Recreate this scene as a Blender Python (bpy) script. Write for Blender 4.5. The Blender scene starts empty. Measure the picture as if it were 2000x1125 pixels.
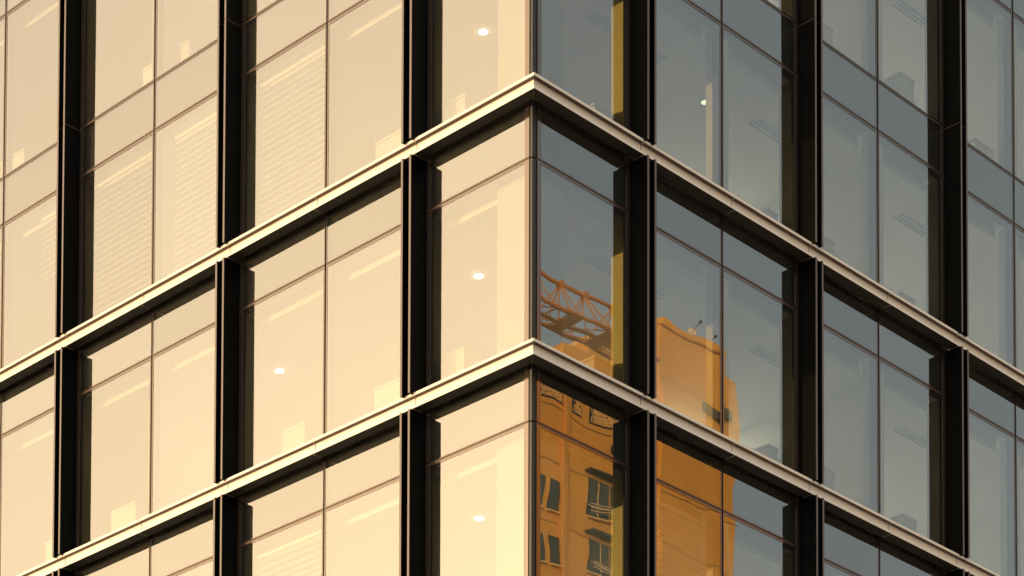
import bpy, bmesh, math, random
from mathutils import Vector, Matrix
random.seed(7)
S = bpy.context.scene
C = S.collection
Z0 = 23.722            # height of the upper ledge above the street
H = 3.9                # storey
G = 0.26               # glass plane, measured inward from the ledge front

# ------------------------------------------------------------ camera
cam_d = bpy.data.cameras.new("camera"); cam = bpy.data.objects.new("camera", cam_d); C.objects.link(cam); S.camera = cam
yaw, pit, rol = 0.8039, 0.0502, 0.0062
F = Vector((math.cos(pit)*math.cos(yaw), math.cos(pit)*math.sin(yaw), math.sin(pit)))
R = F.cross(Vector((0, 0, 1))).normalized(); U = R.cross(F)
R2 = R*math.cos(rol)+U*math.sin(rol); U2 = -R*math.sin(rol)+U*math.cos(rol)
M = Matrix((R2, U2, -F)).transposed().to_4x4()
M.translation = Vector((-27.3768, -24.5218, Z0-22.0224))
cam.matrix_world = M
cam_d.sensor_width = 36; cam_d.lens = 5.138/2*36
cam_d.shift_x = (1000-658.6)/2000; cam_d.shift_y = (2889.9-562.5)/2000   # perspective-control lens
cam_d.clip_start = 0.5; cam_d.clip_end = 6000

# ------------------------------------------------------------ sky, sun, exposure
SUN_A = math.radians(33)     # from the sunlit facade's normal (-X) towards +Y
SUN_E = math.radians(7)
sdir = Vector((-math.cos(SUN_A)*math.cos(SUN_E), math.sin(SUN_A)*math.cos(SUN_E), math.sin(SUN_E)))
W = bpy.data.worlds.new("World"); S.world = W; W.use_nodes = True
nt = W.node_tree; nt.nodes.clear()
sky = nt.nodes.new("ShaderNodeTexSky"); sky.sky_type = 'NISHITA'; sky.sun_disc = False
sky.sun_elevation = SUN_E; sky.sun_rotation = math.atan2(sdir.x, sdir.y)
sky.air_density = 1.0; sky.dust_density = 8.0; sky.ozone_density = 0.3; sky.altitude = 20
bg = nt.nodes.new("ShaderNodeBackground"); bg.inputs[1].default_value = 0.15
wo = nt.nodes.new("ShaderNodeOutputWorld")
# sky regraded: gamma evens it out, added tint brightens and warms the sunset side
gm = nt.nodes.new("ShaderNodeGamma"); gm.inputs[1].default_value = 0.36; nt.links.new(sky.outputs[0], gm.inputs[0])
tc = nt.nodes.new("ShaderNodeTexCoord")
dp = nt.nodes.new("ShaderNodeVectorMath"); dp.operation = 'DOT_PRODUCT'; dp.inputs[1].default_value = (-math.cos(SUN_A), math.sin(SUN_A), 0.0)
nt.links.new(tc.outputs["Generated"], dp.inputs[0])
mr_ = nt.nodes.new("ShaderNodeMapRange"); mr_.inputs[1].default_value = -0.85; mr_.inputs[2].default_value = 0.95
nt.links.new(dp.outputs["Value"], mr_.inputs[0])
glow = nt.nodes.new("ShaderNodeMix"); glow.data_type = 'RGBA'; glow.clamp_result = False
glow.inputs[6].default_value = (2.04, 2.07, 1.96, 1); glow.inputs[7].default_value = (6.1, 5.14, 3.85, 1)
nt.links.new(mr_.outputs[0], glow.inputs[0])
mu = nt.nodes.new("ShaderNodeMix"); mu.data_type = 'RGBA'; mu.blend_type = 'MULTIPLY'; mu.inputs[0].default_value = 1.0; mu.clamp_result = False
nt.links.new(gm.outputs[0], mu.inputs[6]); nt.links.new(glow.outputs[2], mu.inputs[7])
nt.links.new(mu.outputs[2], bg.inputs[0]); nt.links.new(bg.outputs[0], wo.inputs[0])
sl = bpy.data.lights.new("sun", 'SUN'); sun = bpy.data.objects.new("sun", sl); C.objects.link(sun)
sl.energy = 2.0; sl.angle = math.radians(0.5); sl.color = (1.0, 0.69, 0.37)
sun.rotation_euler = sdir.to_track_quat('Z', 'Y').to_euler(); sun.location = (-20, 20, 60)
vs = S.view_settings; vs.view_transform = 'Standard'; vs.look = 'None'; vs.exposure = 0.85; vs.gamma = 1.0; vs.use_curve_mapping = False
S.render.engine = 'CYCLES'
cy = S.cycles; cy.use_denoising = True; cy.max_bounces = 12; cy.transparent_max_bounces = 24; cy.glossy_bounces = 6; cy.diffuse_bounces = 4
cy.sample_clamp_indirect = 6.0; cy.caustics_reflective = False; cy.caustics_refractive = False

# ------------------------------------------------------------ materials
def newmat(name):
    m = bpy.data.materials.new(name); m.use_nodes = True; m.node_tree.nodes.clear(); return m, m.node_tree.nodes, m.node_tree.links
def pbr(name, col, rough=0.5, metal=0.0, spec=0.5, var=0.06, vscale=1.5, bump=0.0, bscale=60, streak=0.0):
    m, N, L = newmat(name)
    out = N.new("ShaderNodeOutputMaterial"); b = N.new("ShaderNodeBsdfPrincipled"); L.new(b.outputs[0], out.inputs[0])
    b.inputs["Roughness"].default_value = rough; b.inputs["Metallic"].default_value = metal
    b.inputs["Specular IOR Level"].default_value = spec
    geo = N.new("ShaderNodeNewGeometry")
    mp = N.new("ShaderNodeMapping"); L.new(geo.outputs["Position"], mp.inputs[0])
    mp.inputs["Scale"].default_value = (vscale, vscale, vscale*(0.15 if streak else 1))
    nz = N.new("ShaderNodeTexNoise"); nz.inputs["Scale"].default_value = 1.0; nz.inputs["Detail"].default_value = 6; nz.inputs["Roughness"].default_value = .6
    L.new(mp.outputs[0], nz.inputs[0])
    mx = N.new("ShaderNodeMix"); mx.data_type = 'RGBA'
    mx.inputs[6].default_value = [c*(1-var*2) for c in col]+[1]; mx.inputs[7].default_value = [min(1, c*(1+var*2)) for c in col]+[1]
    L.new(nz.outputs[0], mx.inputs[0]); L.new(mx.outputs[2], b.inputs["Base Color"])
    if bump:
        n2 = N.new("ShaderNodeTexNoise"); n2.inputs["Scale"].default_value = bscale; n2.inputs["Detail"].default_value = 4
        L.new(geo.outputs["Position"], n2.inputs[0])
        bp = N.new("ShaderNodeBump"); bp.inputs["Strength"].default_value = bump; bp.inputs["Distance"].default_value = 0.01
        L.new(n2.outputs[0], bp.inputs["Height"]); L.new(bp.outputs[0], b.inputs["Normal"])
    return m

def wavy_normal(N, L, amp, scale):
    geo = N.new("ShaderNodeNewGeometry"); oi = N.new("ShaderNodeObjectInfo")
    off = N.new("ShaderNodeVectorMath"); off.operation = 'MULTIPLY_ADD'
    cmb = N.new("ShaderNodeCombineXYZ")
    for i in range(3): L.new(oi.outputs["Random"], cmb.inputs[i])
    off.inputs[1].default_value = (37, 91, 53); L.new(cmb.outputs[0], off.inputs[0]); L.new(geo.outputs["Position"], off.inputs[2])
    nz = N.new("ShaderNodeTexNoise"); nz.inputs["Scale"].default_value = scale; nz.inputs["Detail"].default_value = 2.0; nz.inputs["Roughness"].default_value = .35
    L.new(off.outputs[0], nz.inputs[0])
    sub = N.new("ShaderNodeVectorMath"); sub.operation = 'SUBTRACT'; sub.inputs[1].default_value = (.5, .5, .5); L.new(nz.outputs["Color"], sub.inputs[0])
    ma = N.new("ShaderNodeVectorMath"); ma.operation = 'MULTIPLY_ADD'; ma.inputs[1].default_value = (amp,)*3
    L.new(sub.outputs[0], ma.inputs[0]); L.new(geo.outputs["Normal"], ma.inputs[2])
    nm = N.new("ShaderNodeVectorMath"); nm.operation = 'NORMALIZE'; L.new(ma.outputs[0], nm.inputs[0])
    return nm.outputs[0]

def coated_glass(name, refl, tint, fac, amp=0.0050, dirt=0.03):
    m, N, L = newmat(name)
    out = N.new("ShaderNodeOutputMaterial"); tr = N.new("ShaderNodeBsdfTransparent"); tr.inputs[0].default_value = (*tint, 1)
    gl = N.new("ShaderNodeBsdfGlossy"); gl.inputs["Roughness"].default_value = 0.0; gl.inputs[0].default_value = (*refl, 1)
    nrm = wavy_normal(N, L, amp, 1.1); L.new(nrm, gl.inputs["Normal"])
    fr = N.new("ShaderNodeFresnel"); fr.inputs[0].default_value = 1.45
    mr = N.new("ShaderNodeMath"); mr.operation = 'MULTIPLY_ADD'; mr.inputs[1].default_value = 1-fac; mr.inputs[2].default_value = fac-0.035*(1-fac)
    L.new(fr.outputs[0], mr.inputs[0])
    mx = N.new("ShaderNodeMixShader"); L.new(mr.outputs[0], mx.inputs[0]); L.new(tr.outputs[0], mx.inputs[1]); L.new(gl.outputs[0], mx.inputs[2])
    df = N.new("ShaderNodeBsdfDiffuse"); df.inputs[0].default_value = (.55, .52, .47, 1)
    geo = N.new("ShaderNodeNewGeometry"); nz = N.new("ShaderNodeTexNoise"); nz.inputs["Scale"].default_value = 2.2; nz.inputs["Detail"].default_value = 8
    mpd = N.new("ShaderNodeMapping"); mpd.inputs["Scale"].default_value = (2.5, 2.5, .35); L.new(geo.outputs["Position"], mpd.inputs[0]); L.new(mpd.outputs[0], nz.inputs[0])
    oi = N.new("ShaderNodeObjectInfo"); vr = N.new("ShaderNodeMapRange"); vr.inputs[3].default_value = .90; vr.inputs[4].default_value = 1.0; L.new(oi.outputs["Random"], vr.inputs[0])
    vc = N.new("ShaderNodeCombineColor")
    for i in range(3): L.new(vr.outputs[0], vc.inputs[i])
    L.new(vc.outputs[0], gl.inputs[0])
    dm = N.new("ShaderNodeMath"); dm.operation = 'MULTIPLY'; dm.inputs[1].default_value = dirt; L.new(nz.outputs[0], dm.inputs[0])
    m2 = N.new("ShaderNodeMixShader"); L.new(dm.outputs[0], m2.inputs[0]); L.new(mx.outputs[0], m2.inputs[1]); L.new(df.outputs[0], m2.inputs[2])
    L.new(m2.outputs[0], out.inputs[0]); return m

MAT = {
 'glass': coated_glass("coated_glass", (1, 1, 1), (.68, .66, .54), .24),
 'glass_s': coated_glass("spandrel_glass", (1, 1, 1), (.80, .78, .72), .228),
 'black': pbr("black_metal", (.0030, .0031, .0034), .42, 0, .07, .1, 2, .02, 300),
 'frame': pbr("frame_black", (.011, .010, .010), .5),
 'cap': pbr("anodised_edge", (.125, .098, .092), .5, .1, .5, .08, 3, streak=1),
 'cream': pbr("cream_coated_metal", (.81, .735, .655), .45, 0, .4, .055, 2.5, .02, 200, streak=1),
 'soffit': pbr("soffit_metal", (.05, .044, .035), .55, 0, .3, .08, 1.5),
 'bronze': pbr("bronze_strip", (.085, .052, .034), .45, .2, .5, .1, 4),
 'spandrel': pbr("spandrel_backing", (.012, .012, .013), .7),
 'white': pbr("interior_white", (.66, .65, .62), .7, 0, .3, .03),
 'plaster': pbr("column_plaster", (.42, .41, .39), .8, 0, .2, .03),
 'ceil': pbr("ceiling_white", (.84, .84, .80), .8, 0, .2, .05, .8),
 'floor': pbr("carpet_grey", (.34, .33, .31), .9),
 'blind': pbr("blind_slat", (.80, .78, .72), .5),
 'desk': pbr("cabinet_white", (.66, .65, .62), .5),
 'col_sunlit': pbr("column_sunlit_tint", (.95, .80, .36), .7, 0, .3, .03),  # sunlit yellow of the corner column, put into its colour
 'col_shaded': pbr("column_shaded_tint", (.34, .33, .29), .7),  # other fin columns darkened in colour, in place of shade
 'vent': pbr("vent_grey", (.26, .27, .28), .6),
 'concrete': pbr("concrete", (.42, .40, .37), .85, 0, .3, .1, .6, .2, 12),
 'asphalt': pbr("asphalt", (.05, .05, .05), .9, 0, .3, .15, .5, .2, 30),
 'ochre': pbr("ochre_stucco", (.70, .34, .065), .9, 0, .2, .11, .5, .1, 20),
 'ochre2': pbr("ochre_stucco_dark", (.62, .30, .07), .9, 0, .2, .06, .35, .1, 20),
 'groove': pbr("groove_dark", (.20, .10, .04), .9),
 'lattice': pbr("lattice_stone", (.74, .46, .17), .8),
 'crane': pbr("crane_paint", (.52, .19, .02), .5, 0, .5, .12, 1.5),
 'dark': pbr("dark_recess", (.03, .035, .035), .6),
 'lampdim': None, 'dish': pbr("dish_paint", (.72, .55, .36), .5),
}
def bead():
    m, N, L = newmat("glazing_bead")
    out = N.new("ShaderNodeOutputMaterial"); g = N.new("ShaderNodeBsdfGlossy"); g.inputs[0].default_value = (1, .84, .76, 1); g.inputs[1].default_value = .12
    d = N.new("ShaderNodeBsdfDiffuse"); d.inputs[0].default_value = (.035, .024, .022, 1)
    mx = N.new("ShaderNodeMixShader"); mx.inputs[0].default_value = .17
    L.new(d.outputs[0], mx.inputs[1]); L.new(g.outputs[0], mx.inputs[2]); L.new(mx.outputs[0], out.inputs[0]); return m
MAT['bead'] = bead()
def winglass():
    m, N, L = newmat("window_glass_dark")
    out = N.new("ShaderNodeOutputMaterial"); b = N.new("ShaderNodeBsdfPrincipled"); b.inputs["Base Color"].default_value = (.025, .04, .035, 1); b.inputs["Roughness"].default_value = .08
    L.new(b.outputs[0], out.inputs[0]); return m
MAT['winglass'] = winglass()
def emis(name, col, st):
    m, N, L = newmat(name); out = N.new("ShaderNodeOutputMaterial"); e = N.new("ShaderNodeEmission"); e.inputs[0].default_value = (*col, 1); e.inputs[1].default_value = st
    L.new(e.outputs[0], out.inputs[0]); return m
MAT['panel'] = emis("fill_panel_glow", (1, .95, .82), 15.0)
MAT['lampdim'] = emis("lamp_disc_dim", (.92, 1, .75), .9)
MAT['lamp'] = emis("lamp_disc", (1, .95, .82), 15.0)

# ------------------------------------------------------------ helpers
_cache = {}
def link(name, me, parent=None, loc=None, rot=None):
    o = bpy.data.objects.new(name, me); C.objects.link(o)
    if loc is not None: o.location = loc
    if rot is not None: o.rotation_euler = rot
    if parent is not None:
        o.parent = parent
    return o
def tag(o, label=None, cat=None, group=None, kind=None):
    for k, v in (("label", label), ("category", cat), ("group", group), ("kind", kind)):
        if v: o[k] = v
    return o
def empty(name, loc, label, cat, group=None, rotz=0):
    o = bpy.data.objects.new(name, None); C.objects.link(o); o.location = loc; o.rotation_euler = (0, 0, rotz); o.empty_display_size = .2
    return tag(o, label, cat, group)
def rel(parent, p):            # world point -> the parent's frame (parents sit unrotated at their location)
    q = Vector(p); a = parent
    while a is not None: q -= Vector(a.location); a = a.parent
    return q
def box_mesh(sx, sy, sz, mat, bev=0.0):
    key = (round(sx, 4), round(sy, 4), round(sz, 4), mat, bev)
    if key in _cache: return _cache[key]
    bm = bmesh.new(); bmesh.ops.create_cube(bm, size=1)
    for v in bm.verts: v.co = Vector((v.co.x*sx, v.co.y*sy, v.co.z*sz))
    if bev: bmesh.ops.bevel(bm, geom=bm.edges[:], offset=bev, segments=1, affect='EDGES')
    me = bpy.data.meshes.new("box"); bm.to_mesh(me); bm.free(); me.materials.append(MAT[mat]); _cache[key] = me; return me
def wbox(name, x0, x1, y0, y1, z0, z1, mat, parent=None, bev=0.0, rot=None):
    c = Vector(((x0+x1)/2, (y0+y1)/2, (z0+z1)/2))
    return link(name, box_mesh(abs(x1-x0), abs(y1-y0), abs(z1-z0), mat, bev), parent, rel(parent, c) if parent else c, rot)
def fbox(side, name, t0, t1, d0, d1, z0, z1, mat, parent=None, bev=0.0):
    """facade box: t along the facade from the corner, d inward from the ledge front, z above the upper ledge"""
    if side == 'L': return wbox(name, d0, d1, t0, t1, z0+Z0, z1+Z0, mat, parent, bev)
    return wbox(name, t0, t1, d0, d1, z0+Z0, z1+Z0, mat, parent, bev)
def mesh_from(name, verts, faces, mats):
    me = bpy.data.meshes.new(name); me.from_pydata(verts, [], faces); me.validate()
    bm = bmesh.new(); bm.from_mesh(me); bmesh.ops.recalc_face_normals(bm, faces=bm.faces[:]); bm.to_mesh(me); bm.free()
    for m in mats: me.materials.append(MAT[m])
    return me
def tube(bm, a, b, r, n=6):
    a, b = Vector(a), Vector(b); d = b-a; q = d.to_track_quat('Z', 'Y')
    res = bmesh.ops.create_cone(bm, cap_ends=True, segments=n, radius1=r, radius2=r, depth=d.length)
    for v in res['verts']: v.co = q @ v.co + (a+b)/2
def bm_obj(name, bm, mat, parent=None, loc=(0, 0, 0)):
    me = bpy.data.meshes.new(name); bm.to_mesh(me); bm.free(); me.materials.append(MAT[mat])
    return link(name, me, parent, loc)
def bmbox(bm, x0, x1, y0, y1, z0, z1):
    r = bmesh.ops.create_cube(bm, size=1)
    for v in r['verts']: v.co = Vector(((x0+x1)/2+v.co.x*(x1-x0), (y0+y1)/2+v.co.y*(y1-y0), (z0+z1)/2+v.co.z*(z1-z0)))

# ring of the glazing bead, outer size w x h centred, lying in the plane of side
def ring_mesh(side, w, h, l, r, b, t, thick, mat):
    key = ('ring', side, round(w, 4), round(h, 4), l, r, b, t, mat)
    if key in _cache: return _cache[key]
    o = [(-w/2, -h/2), (w/2, -h/2), (w/2, h/2), (-w/2, h/2)]; i = [(-w/2+l, -h/2+b), (w/2-r, -h/2+b), (w/2-r, h/2-t), (-w/2+l, h/2-t)]
    vs_, fs = [], []
    for d in (0, thick):
        for p in o+i: vs_.append((d, p[0], p[1]) if side == 'L' else (p[0], d, p[1]))
    for k in range(4):
        n = (k+1) % 4
        fs += [(k, n, 4+n, 4+k), (8+k, 12+k, 12+n, 8+n), (k, 8+k, 8+n, n), (4+k, 4+n, 12+n, 12+k)]
    me = mesh_from("ring", vs_, fs, [mat]); _cache[key] = me; return me

# pane: the coated face outside, clear body
def clear():
    m, N, L = newmat("glass_body"); out = N.new("ShaderNodeOutputMaterial"); tr = N.new("ShaderNodeBsdfTransparent"); tr.inputs[0].default_value = (.97, .985, .96, 1)
    L.new(tr.outputs[0], out.inputs[0]); return m
MAT['clear'] = clear()
def pane_mesh(side, w, h, gm_='glass'):
    key = ('pane', side, round(w, 4), round(h, 4), gm_)
    if key in _cache: return _cache[key]
    bm = bmesh.new(); bmesh.ops.create_cube(bm, size=1)
    sx, sy = (.024, w) if side == 'L' else (w, .024)
    for v in bm.verts: v.co = Vector((v.co.x*sx, v.co.y*sy, v.co.z*h))
    bm.normal_update(); ax = 0 if side == 'L' else 1
    for f in bm.faces: f.material_index = 0 if f.normal[ax] < -.9 else 1
    me = bpy.data.meshes.new("pane"); bm.to_mesh(me); bm.free(); me.materials.append(MAT[gm_]); me.materials.append(MAT['clear'])
    _cache[key] = me; return me

# ------------------------------------------------------------ the ground
gr = wbox('ground', -2500, 2500, -2500, 2500, -1.0, 0.0, 'concrete'); tag(gr, kind='structure')
for nm, a in (('road', (-60, -14, -300, 300)), ):
    tag(wbox('road', *a, .0, .004, 'asphalt'), kind='structure')
tag(wbox('road', -13.9, 300, -44, -16, .0, .004, 'asphalt'), kind='structure')
tag(wbox('pavement', -13.5, 26, -15.5, 26, .0, .14, 'concrete', bev=.02), kind='structure')

# ------------------------------------------------------------ the office building
B = empty('office_building', (0, 0, 0), 'glass corner office building with black fins and cream metal ledges', 'building')
TC = {'L': 2.395, 'R': 2.46}; BAY = {'L': 4.22, 'R': 4.235}; MID = {'L': 2.19, 'R': 2.227}
NB = 4; END = 19.6
FLOORS = range(-3, 3)
LEDGE = {0, -1, -2, -3, 3}     # floor numbers that carry a ledge at their foot
TR = -0.99; UP = -0.13; JN = .016
def spans(side):
    """(t0,t1,left bead,right bead) of the glass between corner and END, in increasing t"""
    out = []; c = TC[side]
    out.append((.32 if side == 'L' else .36, c-.012, .085, .085))
    for k in range(NB):
        c = TC[side]+BAY[side]*k; m = c+MID[side]; n = c+BAY[side]
        out.append((c+.222, m-.017, .085, .028)); out.append((m+.017, n-.012, .028, .085))
    return out
def add_pane(side, t0, t1, bl, br, z0, z1, span):
    w, h = t1-t0, z1-z0
    ct, cz = (t0+t1)/2, (z0+z1)/2+Z0
    loc = (G+.012, ct, cz) if side == 'L' else (ct, G+.012, cz)
    o = link('spandrel_pane' if span else 'glass_pane', pane_mesh(side, w, h, 'glass_s' if span else 'glass'), B, loc)
    e1, e2 = random.uniform(-1, 1)*.00055, random.uniform(-1, 1)*.00055
    o.rotation_euler = (0, e2, e1) if side == 'L' else (e2, 0, e1)
    bot, top = (.018, .010) if span else (.022, .032)
    sb = (bl if bl > .05 else .012, br if br > .05 else .012) if span else (bl, br)
    # frames sit in front of the edge by 2 mm
    off = -.012-.005
    link('glazing_bead', ring_mesh(side, w-.002, h-.002, sb[0], sb[1], bot, top, .004, 'bead'), o, (off, 0, 0) if side == 'L' else (0, off, 0))
    if span:
        bo = (.06, 0, 0) if side == 'L' else (0, .06, 0)
        sx, sy = (.03, w) if side == 'L' else (w, .03)
        link('backing_panel', box_mesh(sx, sy, h, 'spandrel'), o, bo)
    else:
        fr = (.02, 0, 0) if side == 'L' else (0, .02, 0)
        link('window_frame', ring_mesh(side, w-.004, h-.004, max(bl, .05), max(br, .05), .06, .07, .03, 'frame'), o, fr)
for side in 'LR':
    for f in FLOORS:
        z = f*H
        for (t0, t1, bl, br) in spans(side):
            add_pane(side, t0, t1, bl, br, z+UP+JN, z+H+TR-JN, False)
            add_pane(side, t0, t1, bl, br, z+H+TR+JN, z+H+UP-JN, True)
            # thin bronze strips in the horizontal joints
            fbox(side, 'transom_strip', t0, t1, G-.004, G+.05, z+H+TR-.014, z+H+TR+.006, 'bronze', B)
            if (f+1) not in LEDGE: fbox(side, 'transom_strip', t0, t1, G-.004, G+.05, z+H+UP-.014, z+H+UP+.006, 'bronze', B)
        # mullions behind the vertical joints
        for k in range(NB):
            m = TC[side]+BAY[side]*k+MID[side]
            fbox(side, 'mullion', m-.03, m+.03, G+.0275, G+.16, z+UP+.02, z+H+TR-.02, 'frame', B)
            fbox(side, 'mullion', m-.016, m+.016, G+.012, G+.09, z+H+TR+.02, z+H+UP-.02, 'frame', B)
# corner posts, one per storey piece
for f in FLOORS:
    z = f*H+Z0
    for a, b in ((z+UP+.008, z+H+TR-.008), (z+H+TR+.008, z+H+UP-.008)):
        wbox('corner_post', .268, .354, .268, .314, a, b, 'frame', B, .003)
# fins
def add_fin(side, t0, z0, z1):
    f = fbox(side, 'fin', t0, t0+.04, -.068, G+.10, z0, z1, 'black', B)
    fbox(side, 'edge_cap', t0, t0+.04, -.075, -.0685, z0, z1, 'cap', f)
for side in 'LR':
    for k in range(NB+1):
        c = TC[side]+BAY[side]*k
        for f in FLOORS:
            z = f*H
            lo = z+(.03 if f in LEDGE else UP-.022+.009-.008)
            hi = z+H+(-.222 if (f+1) in LEDGE else UP-.022-.009-.008)
            for dt in (0, .17): add_fin(side, c+dt, lo, hi)
            fbox(side, 'infill_panel', c+.041, c+.169, .20, G+.09, lo, hi, 'black', B)
            if (f+1) not in LEDGE:
                fbox(side, 'joint_plate', c-.0, c+.04, -.07, G+.05, z+H+UP-.037, z+H+UP-.023, 'bronze', B)
                fbox(side, 'joint_plate', c+.17, c+.21, -.07, G+.05, z+H+UP-.037, z+H+UP-.023, 'bronze', B)
# ledges
PROF = [(0, .046), (0, 0), (.068, -.002), (.068, -.150), (.004, -.152), (0, -.19), (.20, -.19), (.20, .046)]
def ledge_panel(side, t0, t1, zz, mitre=False):
    vs_ = []
    for k, t in enumerate((t0, t1)):
        for d, z in PROF:
            tt = d+.0015 if (mitre and k == 0) else t
            vs_.append((d, tt, z+zz+Z0) if side == 'L' else (tt, d, z+zz+Z0))
    n = len(PROF); fs = [(i, (i+1) % n, n+(i+1) % n, n+i) for i in range(n)]+[tuple(range(n)), tuple(range(2*n-1, n-1, -1))]
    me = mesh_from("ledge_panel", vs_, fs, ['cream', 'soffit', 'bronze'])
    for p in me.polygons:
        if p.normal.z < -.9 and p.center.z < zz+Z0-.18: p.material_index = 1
        elif p.normal.z < -.9: p.material_index = 2  # lip underside: groove shade put into the colour with dark bronze
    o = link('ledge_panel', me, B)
    bv = o.modifiers.new('bevel', 'BEVEL'); bv.width = .0025; bv.segments = 2; bv.limit_method = 'ANGLE'
    return o
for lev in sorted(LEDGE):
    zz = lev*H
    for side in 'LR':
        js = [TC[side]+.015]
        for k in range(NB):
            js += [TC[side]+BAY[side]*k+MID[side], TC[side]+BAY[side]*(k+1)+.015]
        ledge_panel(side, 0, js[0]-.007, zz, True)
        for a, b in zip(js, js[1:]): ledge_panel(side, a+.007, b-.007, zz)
        # dark core seen through the joints
        fbox(side, 'ledge_core', .21, END, .07, .19, zz-.18, zz+.03, 'frame', B)
# slabs, ceilings, inner walls
for f in range(-3, 4):
    z = f*H+Z0
    wbox('floor_slab', .45, END, .45, END, z-.38, z-.02, 'floor', B)
    wbox('slab_edge', .36, END, .36, .448, z-.90, z-.05, 'frame', B)
    wbox('slab_edge', .36, .448, .4485, END, z-.90, z-.05, 'frame', B)
    if f < 3:
        wbox('ceiling', .449, END-.01, .449, END-.01, z+H-.985, z+H-.93, 'ceil', B)
        wbox('inner_wall', 9.5, 9.65, .9, END-.02, z-.019, z+H-.987, 'white', B)
        wbox('inner_wall', .9, 9.49, 9.5, 9.65, z-.019, z+H-.987, 'white', B)
        wbox('inner_wall', .38, 9.49, 4.62, 4.72, z-.019, z+H-.987, 'white', B)  # partition added to keep the sun off columns farther along
    # perimeter columns behind the fins and mullions
        wbox('column', .42, 1.10, .42, 1.10, z-.019, z+H-.986, 'plaster', B, .01)
        for side in 'LR':
            for k in range(NB):
                c = TC[side]+BAY[side]*k
                fbox(side, 'column', c+.045, c+.165, G+.10, .67, f*H-.019, f*H+H-.986, 'col_sunlit' if (side == 'R' and k == 0) else 'col_shaded', B)
        for k in range(NB-1):
            m = TC['R']+BAY['R']*k+MID['R']
            fbox('R', 'column', m+.035, m+.30, .36, .60, f*H-.019, f*H+H-.986, 'white', B)
    # blind boxes and rails under the ceiling edge
        for side in 'LR':
            for (t0, t1, bl, br) in spans(side):
                a, b = t0+(.06 if bl > .05 else .22), t1-(.06 if br > .05 else .12)
                if t0 < 1: a = 1.12
                pb = fbox(side, 'blind_box', a, b, .57, .60, f*H+2.70, f*H+2.914, 'white', B)
                fbox(side, 'rail', a, b, .545, .569, f*H+2.68, f*H+2.725, 'desk', pb)
                for q in (.3, .72): fbox(side, 'seam', a+(b-a)*q, a+(b-a)*q+.02, .562, .569, f*H+2.728, f*H+2.91, 'desk', pb)
for f in (1, 0, -1, -2):      # added fill panels, unseen from the street, brighten rooms behind the shaded glass
    zc = f*H+Z0+2.906
    for tt in (8.3,): wbox('fill_panel', tt-.6, tt+.6, 4.0, 4.5, zc, zc+.0085, 'panel', B)
    for dd in (5.6, 7.9):
        for tt in (6.1, 8.6, 11.2, 13.8, 16.4):
            wbox('fill_panel', tt-.6, tt+.6, dd-.3+.05, dd+.3+.05, zc, zc+.0085, 'panel', B) if tt > 6.5 else None
# end walls, roof and the storeys below the picture
zt, zb = 3*H+Z0, -3*H+Z0
wbox('end_wall', .5, END+.3, END+.002, END+.3, 0, zt, 'concrete', B)
wbox('end_wall', END+.002, END+.3, .5, END, 0, zt, 'concrete', B)
wbox('roof', .0, END+.4, .0, END+.4, zt+.05, zt+.5, 'soffit', B, .02)
wbox('lower_storey', .26, END, .26, END, .14, zb-.95, 'spandrel', B)
for k in range(1, 3): wbox('lower_ledge', 0, END, 0, END, zb-.2-k*H, zb+.04-k*H, 'cream', B, .004)

# ------------------------------------------------------------ things behind the glass
ST = {1: 'on the top storey', 0: 'just above the upper ledge', -1: 'between the two ledges', -2: 'below the lower ledge', 2: '', -3: ''}
FA = {'L': 'sunlit facade', 'R': 'shaded facade'}
def cabinet(side, f, t0, t1, d0, d1, h, where):
    x0, y0 = (d0, t0) if side == 'L' else (t0, d0)
    e = empty('cabinet', (x0, y0, f*H+Z0-.019), 'white cabinet, %s, %s, %s' % (FA[side], where.replace('in the ', ''), ST[f]), 'cabinet', 'white cabinets standing behind the glass')
    fbox(side, 'carcass', t0+.015, t1-.015, d0+.015, d1, f*H-.019, f*H+h-.05, 'desk', e)
    fbox(side, 'top', t0, t1, d0, d1, f*H+h-.045, f*H+h, 'desk', e, .006)
for f in (1, 0, -1, -2):
    cabinet('L', f, 1.83, 2.33, .50, .95, .73, 'in the corner bay')
    cabinet('R', f, 2.06, 2.44, .62, 1.05, .72, 'in the corner bay')
    if f < 1: cabinet('L', f, 2.75, 3.76, .50, .95, .73, 'in the first bay')
    if f < 1: cabinet('R', f, 6.95, 8.05, .50, .95, .75, 'in the second bay')
    cabinet('R', f, 10.16+(0 if f == 1 else .0), 10.6, .62, 1.0, .72, 'ending the second bay')
    if f < 1: cabinet('R', f, 6.33, 6.62, .6, 1.0, .72, 'ending the first bay')
cabinet('L', -1, 5.30, 5.85, .50, .95, .74, 'in the first bay past the mullion')
cabinet('L', -1, 9.5, 10.18, .50, .95, .74, 'in the second bay past the mullion')
cabinet('L', 1, 9.46, 9.81, .80, 1.2, .74, 'in the second bay next to the fins')
cabinet('L', 1, 8.49, 8.80, .80, 1.2, .74, 'in the second bay beside the mullion')
cabinet('L', 1, 13.2, 13.93, .83, 1.2, .74, 'in the third bay')
cabinet('L', -1, 11.2, 12.01, .50, .95, .74, 'in the third bay')
cabinet('R', 1, 7.2, 8.38, .76, 1.2, .74, 'in the second bay')
cabinet('R', 1, 12.88, 13.5, .87, 1.3, .74, 'in the third bay')

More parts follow.
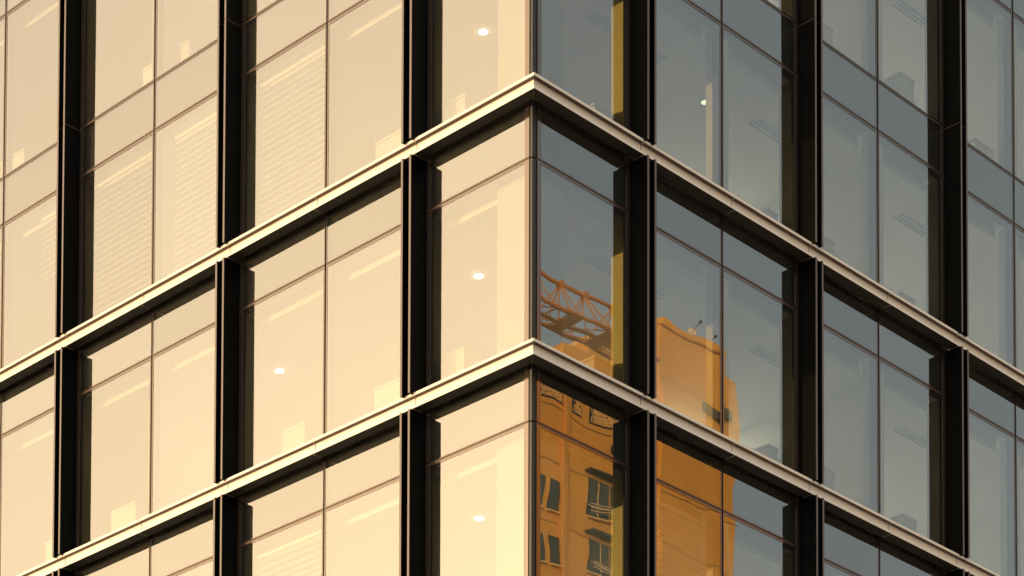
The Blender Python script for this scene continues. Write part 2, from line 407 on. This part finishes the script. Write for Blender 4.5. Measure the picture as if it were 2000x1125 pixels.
def blind(side, f, t0, t1, ztop, zbot, label):
    cx = (t0+t1)/2
    e = empty('window_blind', (.44, cx, f*H+Z0+ztop) if side == 'L' else (cx, .44, f*H+Z0+ztop), label, 'blind', 'white slatted blinds')
    w = t1-t0
    fbox(side, 'head_rail', t0, t1, .415, .465, f*H+ztop, f*H+ztop+.05, 'blind', e)
    key = ('slat', side, round(w, 3))
    if key not in _cache:
        bm = bmesh.new(); pr = [(-.030, -.040), (0, .004), (.030, .034)]
        for tt in (-w/2, w/2):
            for d, zq in pr: bm.verts.new((d, tt, zq) if side == 'L' else (tt, d, zq))
        bm.verts.ensure_lookup_table(); v = bm.verts
        bm.faces.new((v[0], v[1], v[4], v[3])); bm.faces.new((v[1], v[2], v[5], v[4]))
        g = bmesh.ops.solidify(bm, geom=bm.faces[:], thickness=.003)
        me = bpy.data.meshes.new("slat"); bm.to_mesh(me); bm.free(); me.materials.append(MAT['blind']); _cache[key] = me
    zz = ztop-.06
    while zz > zbot:
        o = link('slat', _cache[key], e, (0, 0, zz-ztop)); zz -= .112
blind('L', 0, 4.70, 6.32, 2.66, .0, 'white slatted blind on the sunlit facade, first bay past the mullion, above upper ledge')
blind('L', 0, 6.95, 8.45, 2.66, .0, 'white slatted blind beside the second fins, sunlit facade, above the upper ledge')
blind('L', 0, 8.95, 10.6, 2.66, .0, 'white slatted blind beside the third pair of fins, above the upper ledge')
blind('L', 0, 11.2, 12.1, 2.66, 1.55, 'half lowered slatted blind in the third bay of the sunlit facade')
blind('L', 0, 13.15, 14.8, 2.66, .0, 'white slatted blind at the far end of the sunlit facade above the upper ledge')
blind('L', -2, 4.70, 6.32, 2.66, .0, 'white slatted blind on the sunlit facade below the lower ledge')
blind('R', -2, 2.75, 4.35, 2.66, .0, 'white slatted blind on the shaded facade behind the ochre reflection')

def downlight(x, y, f, label, lm='lamp'):
    e = empty('downlight', (x, y, f*H+Z0+2.914), label, 'ceiling light', 'lit round ceiling lights')
    bm = bmesh.new(); bmesh.ops.create_cone(bm, cap_ends=True, segments=28, radius1=.068, radius2=.068, depth=.008); bm_obj('lamp_disc', bm, lm, e, (0, 0, -.012))
    bm = bmesh.new(); bmesh.ops.create_cone(bm, cap_ends=True, segments=28, radius1=.08, radius2=.08, depth=.008); bm_obj('trim_ring', bm, 'vent', e, (0, 0, -.003))
downlight(2.17, 3.02, 0, 'lit round ceiling light near the corner above the upper ledge')
downlight(2.20, 3.13, -1, 'lit round ceiling light near the corner between the two ledges')
downlight(2.20, 3.10, -2, 'lit round ceiling light near the corner below the lower ledge')
downlight(2.12, 7.67, -1, 'lit round ceiling light in the sunlit first bay between the two ledges')
downlight(6.2, 1.77, 0, 'lit round ceiling light behind the shaded facade beside a column', 'lampdim')
def vent(x0, x1, y, f, label):
    e = empty('ceiling_vent', ((x0+x1)/2, y, f*H+Z0+2.914), label, 'ceiling vent', 'slotted ceiling vents')
    wbox('vent_plate', x0, x1, y-.12, y+.12, f*H+Z0+2.902, f*H+Z0+2.9148, 'ceil', e)
    for q in (-.075, 0, .075): wbox('slot', x0+.02, x1-.02, y+q-.018, y+q+.018, f*H+Z0+2.896, f*H+Z0+2.9015, 'vent', e)
for f in (1, 0, -1, -2):
    for x0, x1, w in ((3.0, 3.95, 'in the corner room'), (4.1, 4.8, 'over the first bay'), (7.2, 8.2, 'over the second bay'), (11.4, 12.4, 'over the third bay')):
        vent(x0, x1, 1.55, f, 'slotted grey ceiling vent %s %s' % (w, ST[f]))

# ------------------------------------------------------------ what the shaded facade mirrors: ochre block and crane across the street
YM = 2*G
def ry(yv): return YM-yv
FY = ry(65.5)                      # the ochre block's front (faces +Y)
OB = empty('ochre_block', (80, FY-8, 0), 'tall ochre stucco block mirrored in the shaded glass near the corner', 'building')
def ob(name, x0, x1, y0, y1, z0, z1, mat, parent=None, bev=0.0): return wbox(name, x0, x1, y0, y1, z0, z1, mat, parent or OB, bev)
ob('wall', 70, 75.6, FY-16, FY, 0, 67.6, 'ochre', bev=.05)
ob('wall', 75.601, 77.55, FY-16, FY, 0, 69.0, 'ochre')
ob('wall', 77.551, 83.2, FY-16.2, FY-.0, 0, 69.6, 'ochre')
ob('wall', 83.201, 88.95, FY-17, FY+.25, 0, 72.6, 'ochre', bev=.06); ob('wall', 88.951, 90.0, FY-17, FY+.25, 0, 71.6, 'ochre', bev=.06)
ob('pier', 75.35, 75.75, FY+.001, FY+.25, 0, 66.0, 'ochre2', bev=.03)
ob('parapet', 83.15, 88.9, FY-17.1, FY+.35, 72.601, 73.0, 'ochre', bev=.05)
ob('parapet', 77.5, 83.14, FY-16.3, FY+.08, 69.601, 69.95, 'lattice', bev=.04)
for z in (59.15, 62.35, 65.1): ob('groove', 75.8, 83.19, FY+.0005, FY+.012, z, z+.05, 'groove'); ob('groove', 70, 75.3, FY+.0005, FY+.012, z, z+.05, 'groove')
for z in (55.5, 60.2, 63.3, 66.4, 69.6): ob('groove', 83.3, 90.2, FY+.2505, FY+.262, z, z+.04, 'groove')
def far_window(x0, x1, z0, z1, double=False, arch=False):
    fr = ob('window', x0-.06, x1+.06, FY+.0005, FY+.03, z0-.05, z1+.05, 'dark')
    wbox('pane', x0, x1, FY+.0305, FY+.04, z0, z1, 'winglass', fr)
    wbox('sill', x0-.12, x1+.12, FY+.001, FY+.16, z0-.14, z0-.055, 'lattice', fr)
    if double:
        xm = (x0+x1)/2; wbox('glazing_bar', xm-.03, xm+.03, FY+.0405, FY+.06, z0, z1, 'lattice', fr)
        wbox('glazing_bar', x0, x1, FY+.0605, FY+.07, z0+.5, z0+.54, 'lattice', fr)
for s in range(5):
    dz = -3.15*s
    for xa in (71.2, 73.45, 74.62): far_window(xa, xa+.62, 59.9+dz, 61.4+dz)
    far_window(77.7, 79.1, 60.5+dz, 62.3+dz, True); far_window(79.35, 80.6, 60.5+dz, 62.3+dz, True)
    ob('canopy', 77.4, 81, FY+.001, FY+.5, 62.6+dz, 62.75+dz, 'dark', bev=.02)
    for q in range(3): ob('balcony_rail', 77.5, 80.9, FY+.42, FY+.46, 60.55+dz+q*.16, 60.59+dz+q*.16, 'dish')
for xa, xb in ((73.3, 75.3), (76.2, 77.0), (77.6, 81.5)):
    pn = ob('lattice_recess', xa, xb, FY+.0005, FY+.02, 65.45, 66.9, 'dark')
    bm = bmesh.new(); x = xa
    while x < xb-.05:
        for s_ in (1, -1):
            wj, hj = random.uniform(.45, .85), random.uniform(.5, .75); pts = [(x+wj*(k/8), 66.2+s_*(hj*math.cos(math.pi*k/8))) for k in range(9)]
            for (a0, b0), (a1, b1) in zip(pts, pts[1:]):
                if a1 <= xb: tube(bm, (a0, FY+.05, b0), (a1, FY+.05, b1), .02, 5)
            for rr, zc_ in ((.20, 65.75), (.26, 66.35)):
                for k in range(8):
                    p0, p1 = [(x+.3+rr*math.cos(math.pi*(k+q_)/4), zc_+s_*.02+rr*math.sin(math.pi*(k+q_)/4)) for q_ in (0, 1)]
                    if max(p0[0], p1[0]) <= xb: tube(bm, (p0[0], FY+.045, p0[1]), (p1[0], FY+.045, p1[1]), .014, 4)
        x += random.uniform(.13, .2)
    lo = bm_obj('lattice', bm, 'lattice', OB, rel(OB, (0, 0, 0))); lo['kind'] = 'stuff'
ob('louvre', 86.9, 88.9, FY+.2505, FY+.55, 68.9, 69.5, 'dark', bev=.05)
ob('louvre', 79.2, 79.9, FY+.001, FY+.4, 64.2, 64.6, 'dark', bev=.05)
def dish(x, z, r, label):
    e = empty('satellite_dish', (x, FY-.6, z-1.3), label, 'satellite dish', 'rooftop dishes')
    bm = bmesh.new(); tube(bm, (0, 0, 0), (0, 0, 1.3), .04, 8); tube(bm, (0, 0, .35), (-.5, .3, 0), .025, 6); tube(bm, (0, 0, .35), (.5, .3, 0), .025, 6); bm_obj('mast', bm, 'dark', e)
    bm = bmesh.new(); bmesh.ops.create_uvsphere(bm, u_segments=20, v_segments=12, radius=r*1.5)
    bmesh.ops.delete(bm, geom=[v for v in bm.verts if v.co.z < r*1.5*.72], context='VERTS')
    q = Vector((.2, -1, -.45)).to_track_quat('Z', 'Y')
    for v in bm.verts: v.co = q @ (v.co-Vector((0, 0, r*1.5)))
    bmesh.ops.solidify(bm, geom=bm.faces[:], thickness=.02); bm_obj('bowl', bm, 'dish', e, (0, .1, 1.35))
    bm = bmesh.new(); tube(bm, (0, .1, 1.3), (-.1, .75, 1.45), .02, 6); bmbox(bm, -.16, -.04, .7, .85, 1.38, 1.5); bm_obj('feed_arm', bm, 'dark', e)
dish(86.9, 73.7, .36, 'satellite dish on a mast at the ochre block roof edge, further from the mullion')
dish(88.2, 73.3, .30, 'lower satellite dish at the ochre block roof edge, beside the mullion')

# tower crane; jib runs along +X high above the street
CR = empty('tower_crane', (30, ry(45.6), 0), 'orange lattice tower crane mirrored in the corner glass', 'crane')
def loc_bm(bm, name, mat='crane'): return bm_obj(name, bm, mat, CR, rel(CR, (0, 0, 0)))
zt_, zl_ = 56.55, 55.05; yn, yf = ry(45.0), ry(46.4); ym_ = (yn+yf)/2
xs = [x for x in [58.3-1.62*k for k in range(26)]]
bm = bmesh.new(); tube(bm, (xs[0]-.8, ym_, zt_), (xs[-1], ym_, zt_), .075, 8)
for y in (yn, yf): tube(bm, (xs[0], y, zl_), (xs[-1], y, zl_), .09, 8)
loc_bm(bm, 'chord')
bm = bmesh.new()
for k, x in enumerate(xs[:-1]):
    xm = x-.81
    for y in (yn, yf):
        tube(bm, (xm, ym_, zt_), (x, y, zl_), .032, 5); tube(bm, (xm, ym_, zt_), (x-1.62, y, zl_), .032, 5)
        tube(bm, (xm, ym_, zt_), (xm, y, zl_), .028, 5)
    tube(bm, (x, yn, zl_), (x, yf, zl_), .035, 5); tube(bm, (x, yn, zl_), (x-1.62, yf, zl_), .03, 5)
    if k % 2: tube(bm, (xm, yn, zl_), (xm, yf, zl_), .035, 5)
    bmbox(bm, xm-.12, xm+.12, ym_-.1, ym_+.1, zt_-.1, zt_+.1)
loc_bm(bm, 'lacing')
bm = bmesh.new(); bmbox(bm, 20, 57.5, ym_-.1, ym_+.1, zl_-.16, zl_-.1)
for x in (47.8, 53.0, 55.2): bmbox(bm, x-.35, x+.35, yn-.05, yf+.05, zl_-.12, zl_-.04)
loc_bm(bm, 'walkway', 'ochre2')
bm = bmesh.new()
for sx in (-1, 1):
    for sy in (-1, 1): tube(bm, (30+sx, ym_+sy, 0), (30+sx, ym_+sy, 54.8), .1, 6)
for k in range(27):
    z = k*2.0
    for a, b in (((-1, -1), (1, -1)), ((1, -1), (1, 1)), ((1, 1), (-1, 1)), ((-1, 1), (-1, -1))):
        tube(bm, (30+a[0], ym_+a[1], z), (30+b[0], ym_+b[1], z+2), .05, 5)
loc_bm(bm, 'mast')
bm = bmesh.new(); bmbox(bm, 28.6, 31.4, ym_-1.3, ym_+1.3, 54.0, 54.9); bmbox(bm, 31.5, 33, ym_+1.0, ym_+2.3, 52.6, 54.6); loc_bm(bm, 'operator_cab')
bm = bmesh.new(); bmbox(bm, 17.2, 19.4, ym_-.9, ym_+.9, 52.6, 55.0); loc_bm(bm, 'counterweight', 'concrete')
